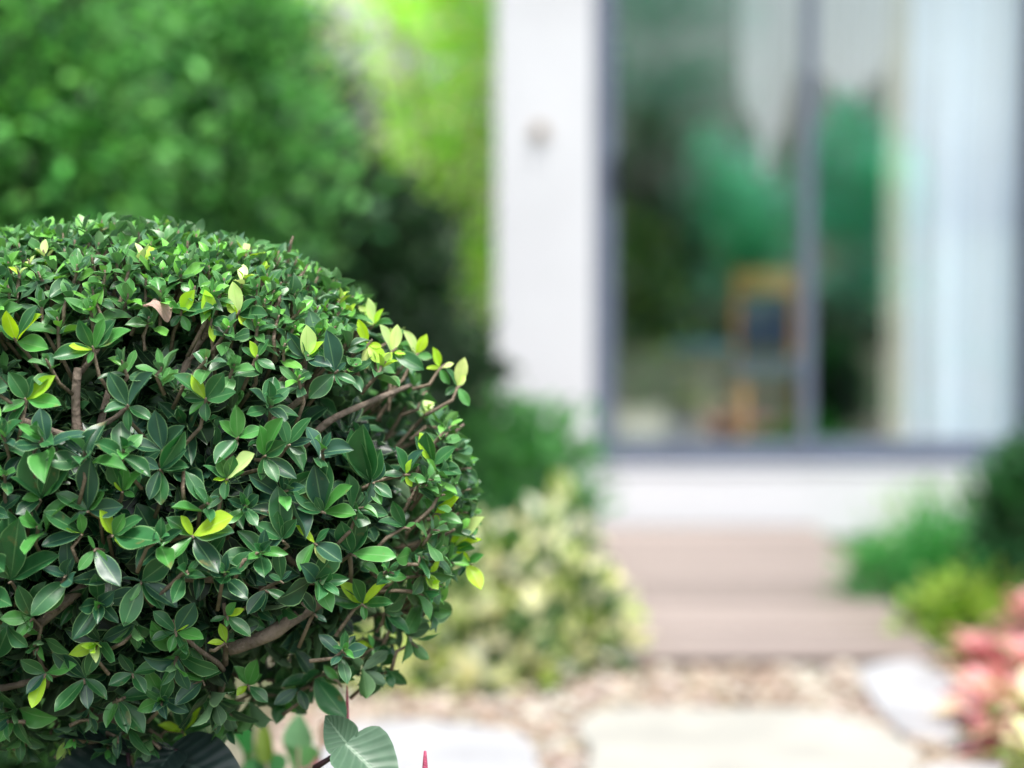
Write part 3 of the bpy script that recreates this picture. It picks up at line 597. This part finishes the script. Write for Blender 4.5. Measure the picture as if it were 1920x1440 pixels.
# gaps in the front (dark hollows), px space
GAPS = [(180,760,140,62),(730,765,90,62),(300,660,60,26),(600,770,60,40),(420,720,30,26),(560,870,40,45),(650,880,40,60),(390,1110,70,32),(560,1060,60,25),(100,870,25,40),(300,1090,45,24),(110,1290,60,60),(520,1190,80,45),(440,1010,40,45),(700,1000,30,55),(120,1190,45,40),(580,1180,60,50),(250,730,50,40),(360,850,30,40),(480,1230,50,35)]
def in_gap(x, y, k=1.0): return any(((x-a)/(c*k))**2+((y-b)/(e*k))**2 < 1 for a, b, c, e in GAPS)
HJa = np.array(HJ)
def bulge(u):
    return .03*math.sin(5.1*u[0]+1.3)*math.sin(4.3*u[2]+.5)+.02*math.sin(9*u[0]+7*u[2])+.015*math.sin(11*u[1]+8*u[2]+1)
def shoots(n, inset, scale, minrej, cols, wts, gap=True, lod=(7,4), lime=.0, nl=(6,10), spacing=.0):
    B, D, Nn, L, T, Fo, Wd, Cu = ([] for _ in range(8)); pts = []
    tries = 0
    while len(pts) < n and tries < n*30:
        tries += 1; u = rdir(1)[0]
        if u[1] > .55 and random.random() < .5: continue
        lowf = 1+.05*(2*abs(u[0]*u[2]))**1.5*(u[2] < 0)
        P = C+u*SR*(lowf-inset/ .42 + bulge(u))*np.array([1, 1, 1+(.09 if u[2] < 0 else 0)*min(1, max(0, .6-u[0]))]); x, y = to_px(P)
        front = u[1] < .15
        if front and gap:
            if in_gap(x, y, 1.22): continue
            rej = minrej*(.55 if (y < 560+.00035*x*x or x > 800) else 1.0)
            if minrej and np.min(np.hypot(HJa[:, 0]-x, HJa[:, 1]-y)) < rej: continue
        if spacing and pts:
            q = np.array(pts[-4000:]); 
            sp_loc = spacing*(1.0 if not front else (.64+.66*min(1, max(0, (y-(480+.00035*x*x))/260))*(1 if x < 800 else .25)))
            if np.min(((q-P)**2).sum(1)) < sp_loc**2: continue
        pts.append(P); nout = nrm(u/SR)
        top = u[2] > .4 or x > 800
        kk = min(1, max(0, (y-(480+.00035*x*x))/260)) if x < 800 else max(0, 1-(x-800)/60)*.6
        ax = nrm(nout*.75+np.array([0, -.12, .65 if u[2] > -.3 else .1])+RNG.normal(size=3)*.28)
        a = nrm(np.cross(ax, [.3, .5, .8])); b = np.cross(ax, a)
        m = random.randint(*nl); ph = random.uniform(0, 6.28); sc = scale*random.uniform(.75, 1.2)*(.78+.22*kk)
        freshk = random.random()
        stubs.append((P, nout))
        isl = random.random() < (lime if not (front and 600 < x < 900 and y < 760) else lime*8)
        for i in range(m):
            t = i/(m-1); az = ph+i*2.4; el = R(12+62*t+random.uniform(-10, 10))
            rad = math.cos(az)*a+math.sin(az)*b
            dd = ax*math.cos(el)+rad*math.sin(el); nn = ax*math.sin(el)-rad*math.cos(el)+RNG.normal(size=3)*.2
            B.append(P-ax*.022*t); D.append(dd); Nn.append(nn); L.append(sc*(.55+.55*t)*random.uniform(.85, 1.12))
            c = np.array(cols[RNG.choice(len(cols), p=wts)])
            c = c*(1.25-.35*t)*random.uniform(.85, 1.15)
            if top: c = c*np.array([2.1, 1.55, 1.25])  # top and right rim tinted lighter: fresh growth plus painted top light
            if isl and t < .45: c = np.array(LM if random.random() < .7 else PL)*random.uniform(.8, 1.1)
            T.append(c); Fo.append(random.uniform(-.05, .5)); Wd.append(random.uniform(.34, .56))
            Cu.append(random.uniform(.5, .85) if random.random() < (.28 if top else .05) else 1.0)
    return [np.array(x) for x in (B, D, Nn, L, T, Fo, Wd, Cu)]
cols = (DK, MD, FR, BL); 
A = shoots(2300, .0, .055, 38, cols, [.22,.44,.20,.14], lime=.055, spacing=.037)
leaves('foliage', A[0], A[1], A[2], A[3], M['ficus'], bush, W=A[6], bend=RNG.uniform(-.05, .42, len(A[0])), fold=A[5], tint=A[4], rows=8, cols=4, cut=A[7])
n1 = len(stubs); I1 = shoots(1000, .10, .062, 0, (DK_SHADE, DK, MD, BL), [.4,.35,.1,.15], gap=False, nl=(4,7))
I2 = shoots(1300, .16, .07, 0, (DK_SHADE, DK), [.6,.4], gap=False, nl=(4,7))
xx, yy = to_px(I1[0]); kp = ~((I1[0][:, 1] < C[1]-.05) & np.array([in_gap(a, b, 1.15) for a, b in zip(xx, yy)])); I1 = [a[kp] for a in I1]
I4 = shoots(900, .23, .075, 0, (DK_SHADE, DK), [.7,.3], gap=False, nl=(5,8))
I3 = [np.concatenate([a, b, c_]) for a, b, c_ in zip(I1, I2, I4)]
# keep the deeper leaves out of the front hollows a little
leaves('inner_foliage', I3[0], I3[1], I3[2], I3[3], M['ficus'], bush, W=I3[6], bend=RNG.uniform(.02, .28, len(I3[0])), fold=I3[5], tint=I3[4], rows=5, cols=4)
leaves('shoot_foliage', np.array(gB), np.array(gD), np.array(gN), np.array(gL), M['ficus'], bush, W=np.array(gW), bend=RNG.uniform(-.05, .14, len(gB)), fold=np.array(gF), tint=np.array(gT), rows=12, cols=6, wav=.02)
leaves('young_foliage', np.array(yB), np.array(yD), np.array(yN), np.array(yL), M['young'], bush, W=np.array(yW), bend=RNG.uniform(-.05, .12, len(yB)), fold=np.array(yF), tint=np.array(yT), rows=12, cols=6, wav=.02)
# twigs to the shoots
mb = MB()
for (P, nout) in stubs[:n1]:
    root = C+(P-C)*.90+rdir(1)[0]*.03+np.array([0, 0, -.04]); e = P+nout*.010; mid = (P*.6+root*.4)+rdir(1)[0]*.012
    mb.tube([root, mid, P*.93+mid*.07, e], [.0030, .0028, .0024, .0014], 5)
props(mb.build('twigs', M['twigm'], bush, smooth=True), kind='stuff')
# limbs inside
def limb(pts, r, m='bark', ins=.05):
    mb = MB(); W3 = []
    for i, q in enumerate(pts):
        W3.append(on_bush(q[0], q[1], q[2] if len(q) > 2 else ins))
    W3 = [np.array(p) for p in W3]; S_ = []
    for i in range(len(W3)-1):
        for k in range(4):
            t = k/4; p0 = W3[max(i-1, 0)]; p1 = W3[i]; p2 = W3[i+1]; p3 = W3[min(i+2, len(W3)-1)]
            S_.append(.5*((2*p1)+(-p0+p2)*t+(2*p0-5*p1+4*p2-p3)*t*t+(-p0+3*p1-3*p2+p3)*t**3))
    S_.append(W3[-1]); n = len(S_)
    rr = [ (r[0]*(1-i/(n-1))+r[1]*i/(n-1))*PX*random.uniform(.9, 1.1) for i in range(n)]
    mb.tube(S_, rr, 10); return mb.build('branch', M[m], bush, smooth=True)
limb([(428,1218,.03),(500,1192,.03),(560,1150,.05),(640,1080,.12),(560,950,.2)], (13,16))
limb([(146,690,.05),(142,750,.06),(147,830,.08),(170,980,.14)], (7,11))
limb([(40,788,.05),(95,808,.05),(145,815,.06),(205,790,.05),(240,762,.035)], (7,4))
limb([(440,598,.03),(400,618,.05),(370,645,.07),(345,700,.09),(330,800,.14)], (5,10))
limb([(-10,1210,.02),(60,1178,.03),(130,1122,.05),(200,1060,.1)], (10,9))
limb([(-10,1292,.02),(30,1285,.03),(110,1262,.05),(200,1228,.08)], (7,6))
limb([(300,1082,.06),(390,1086,.06),(450,1088,.06),(520,1110,.09)], (7,8))
limb([(343,1192,.03),(375,1220,.03),(415,1250,.03),(418,1280,.05),(400,1340,.08)], (4,6))
limb([(420,1130,.03),(424,1180,.03),(422,1245,.04)], (3,6))
limb([(770,722,.04),(690,755,.06),(610,795,.08),(540,870,.14)], (4,8))
limb([(640,706,.03),(600,722,.03),(560,752,.05),(500,800,.1)], (4,7))
limb([(573,672,.03),(570,705,.03),(560,735,.05)], (4,4))
limb([(210,600,.05),(180,660,.05),(150,700,.07)], (3,6))
limb([(440,1058,.03),(400,1075,.04),(330,1085,.07)], (6,6))
limb([(655,1040,.03),(658,1075,.04),(650,1120,.07)], (4,5))
limb([(850,1025,.03),(835,1040,.04),(790,1070,.08)], (3,5))
limb([(870,795,.03),(830,830,.05),(790,850,.09)], (3,5))
limb([(68,1215,.03),(80,1250,.03),(95,1265,.05)], (3,4))
limb([(500,980,.1),(560,1060,.1),(640,1000,.12)], (7,5))
limb([(590,1272,.03),(640,1240,.06),(600,1180,.1)], (3,5))
# trunk and scaffold
tk = MB(); base = np.array([C[0]-.02, C[1]+.05, 0]); fork = C+np.array([0, .05, -.26])
tk.tube([base, base*.6+fork*.4+np.array([.02,0,0]), fork, C+np.array([.03,.03,-.1])], [.055, .045, .042, .03], 14)
tk.build('trunk', M['bark'], bush, smooth=True)
for q in range(22):
    u = rdir(1)[0]; 
    if u[2] < -.5: u[2] = -u[2]
    e = C+u*SR*.8; mid = fork*.5+e*.5+rdir(1)[0]*.04
    mb = MB(); mb.tube([fork, fork*.6+mid*.4+rdir(1)[0]*.015, mid, mid*.5+e*.5+rdir(1)[0]*.02, e], [.016, .013, .010, .008, .004], 8); mb.build('branch', M['bark'], bush, smooth=True)

# curled dry leaf caught on top
J = on_bush(268, 572, -.022); Tp = on_bush(330, 548, -.022)
dl = leaves('dry_leaf', np.array([J]), np.array([Tp-J]), np.array([[.1,-.75,.65]]), np.array([.052]), leafmat('dry_leaf', rough=.7, spec=.2, trans=.15, rib=.6, veins=.8, edgecol=(.5,.3,.24)), None, W=.66, bend=.6, fold=-.5, tint=(.50,.36,.30), rows=16, cols=8, wav=.2)
props(dl, 'curled pinkish brown dry leaf caught on top of the clipped bush', 'dry leaf')

# ---------------------------------------------------------------- plants under the bush
def bigleaf(parent, base, tip, nrm_, W, tint, bend=.12, fold=.15, prof='heart', m='ribbed'):
    d = np.array(tip)-np.array(base); return leaves('leaf', np.array([base]), np.array([d]), np.array([nrm_]), np.array([np.linalg.norm(d)]), M[m], parent, W=W, bend=bend, fold=fold, tint=tint, rows=24, cols=12, prof=prof, wav=.015)
def stem(parent, a, b, r, m, sag=.03):
    mb = MB(); a = np.array(a); b = np.array(b); mb.tube([a, a*.66+b*.34+np.array([sag,0,0]), a*.33+b*.67+np.array([sag*.6,0,0]), b], [r*1.4, r*1.2, r, r*.8], 8); return mb.build('stem', m, parent, smooth=True)
darkstem = simple('maroon_stem', (.035,.012,.02), .5)
pinkm = simple('pink_spadix', (.62,.12,.22), .6, .3, .25, 300, .8, 500)
Y0 = 3.3
an = empty('arum_plant', (at(600,1500,Y0+.1)[0], Y0+.1, 0), 'grey green ribbed heart shaped leaf hanging under the bush beside the pink spike', 'plant')
bigleaf(an, at(648,1395,Y0), at(752,1490,Y0-.05), (.25,-.8,.6), .85, (.075,.15,.09), fold=.2)
bigleaf(an, at(655,1400,Y0+.005), at(605,1338,Y0+.03), (-.3,-.85,.4), .9, (.075,.15,.09), fold=.12)
stem(an, (at(600,1500,Y0+.1)[0], Y0+.1, 0), at(590,1440,Y0+.03), .004, darkstem); stem(an, at(590,1440,Y0+.03), at(650,1402,Y0+.01), .0035, darkstem, 0)
an2 = empty('arum_plant', (at(200,1500,Y0)[0], Y0+.15, 0), 'dark bluish ribbed leaves in the shade at the bottom left under the bush', 'plant')
bs = (at(200,1500,Y0)[0], Y0+.15, 0)
for (b, t, w, nn) in (((240,1405),(115,1365),.5,(-.1,-.5,.9)), ((310,1420),(470,1470),.7,(.1,-.6,.8)), ((250,1440),(60,1480),.8,(0,-.5,.9)), ((330,1405),(240,1500),.7,(-.2,-.7,.7))):
    P = at(b[0], b[1], Y0+.05); bigleaf(an2, P, at(t[0], t[1], Y0-.02), nn, w, (.014,.030,.027), m='darkribbed'); stem(an2, bs, P, .004, darkstem, .02)
def spike(px, py0, py1, Y, r, label):
    a = at(px, py0, Y); b = at(px, py1, Y); e = empty('flower_spike', (a[0], Y, 0), label, 'flower', 'pink flower spikes under the bush')
    mb = MB(); n = 10; mb.tube([b*(1-i/n)+a*(i/n) for i in range(n+1)], [r*(1-.75*(i/n)**2) for i in range(n+1)], 10); mb.build('spadix', pinkm, e, smooth=True)
    stem(e, (a[0], Y, 0), b, .003, M['twigm'], .0)
spike(651, 1285, 1390, 3.42, .0033, 'thin straight pink spike rising behind the ribbed grey green leaf')
spike(797, 1408, 1560, 3.25, .0075, 'pointed pink flower spike tip at the bottom edge right of the ribbed leaf')
cl = empty('caladium', (at(510,1440,4.1)[0], 4.1, 0), 'soft green and pink blotched leaves below the right side of the bush', 'plant')
cb = (at(510,1440,4.1)[0], 4.1, 0)
for (b, t, w, c) in (((450,1400),(470,1330),.8,(.05,.22,.07)), ((560,1400),(560,1335),.9,(.16,.33,.17)), ((600,1410),(625,1350),.7,(.55,.40,.30)), ((500,1430),(490,1340),.35,(.10,.16,.02)), ((430,1440),(425,1370),.8,(.45,.42,.34)), ((560,1455),(592,1425),.8,(.62,.22,.34)), ((580,1460),(540,1390),.9,(.10,.28,.10)), ((520,1460),(455,1420),.9,(.04,.15,.05)), ((660,1455),(655,1425),.8,(.62,.2,.33))):
    P = at(b[0], b[1], 4.1+random.uniform(-.08, .08)); bigleaf(cl, P, at(t[0], t[1], 4.1), (random.uniform(-.3,.3), -.7, .7), w, c, m='flower'); stem(cl, cb, P, .003, M['twigm'], .02)
shrub('shade_shrub', 'dark leafy undergrowth in the shade at the lower left behind the clipped bush', 'shrub',
      sblobs([(60,1420,160,90,0),(260,1430,130,80,.1),(-120,1400,120,120,0),(150,1520,260,80,0)], 4.9), 2600, .07, ((.02,.06,.025),(.03,.09,.035),(.06,.16,.04)), clump=.1)
# ---------------------------------------------------------------- camera, light
cam = bpy.data.cameras.new('camera'); co = bpy.data.objects.new('camera', cam); COL.objects.link(co); SC.camera = co
co.location = (0, 0, CAMH); co.rotation_euler = (math.pi/2-PITCH, 0, 0)
cam.sensor_width = 36; cam.lens = 36*FPX/1920; cam.clip_start = .05; cam.clip_end = 2000
cam.dof.use_dof = True; cam.dof.focus_distance = 3.27; cam.dof.aperture_fstop = (cam.lens/1000)/.060
EL, AZ = R(66), R(160)     # AZ clockwise from +Y: the sun stands high behind the camera's right shoulder
sd = Vector((math.sin(AZ)*math.cos(EL), math.cos(AZ)*math.cos(EL), math.sin(EL)))
sun = bpy.data.lights.new('sun', 'SUN'); so_ = bpy.data.objects.new('sun', sun); COL.objects.link(so_)
sun.energy = 2.1; sun.angle = R(16); sun.color = (1, .97, .91); so_.rotation_euler = sd.to_track_quat('Z', 'Y').to_euler()
w = bpy.data.worlds.new('World'); SC.world = w; w.use_nodes = True; nt = w.node_tree; bg = nt.nodes['Background']
sky = nt.nodes.new('ShaderNodeTexSky'); sky.sky_type = 'NISHITA'; sky.sun_disc = False; sky.sun_elevation = EL; sky.sun_rotation = AZ; sky.dust_density = 4; sky.air_density = 1
hs = nt.nodes.new('ShaderNodeHueSaturation'); hs.inputs['Saturation'].default_value = .45; nt.links.new(sky.outputs[0], hs.inputs['Color']); nt.links.new(hs.outputs[0], bg.inputs['Color']); bg.inputs['Strength'].default_value = .15
SC.view_settings.view_transform = 'Standard'; SC.view_settings.look = 'None'; SC.view_settings.exposure = .96; SC.view_settings.gamma = 1
SC.render.engine = 'CYCLES'; SC.cycles.use_denoising = True; SC.cycles.max_bounces = 8; SC.cycles.transparent_max_bounces = 12
SC.cycles.sample_clamp_indirect = 8
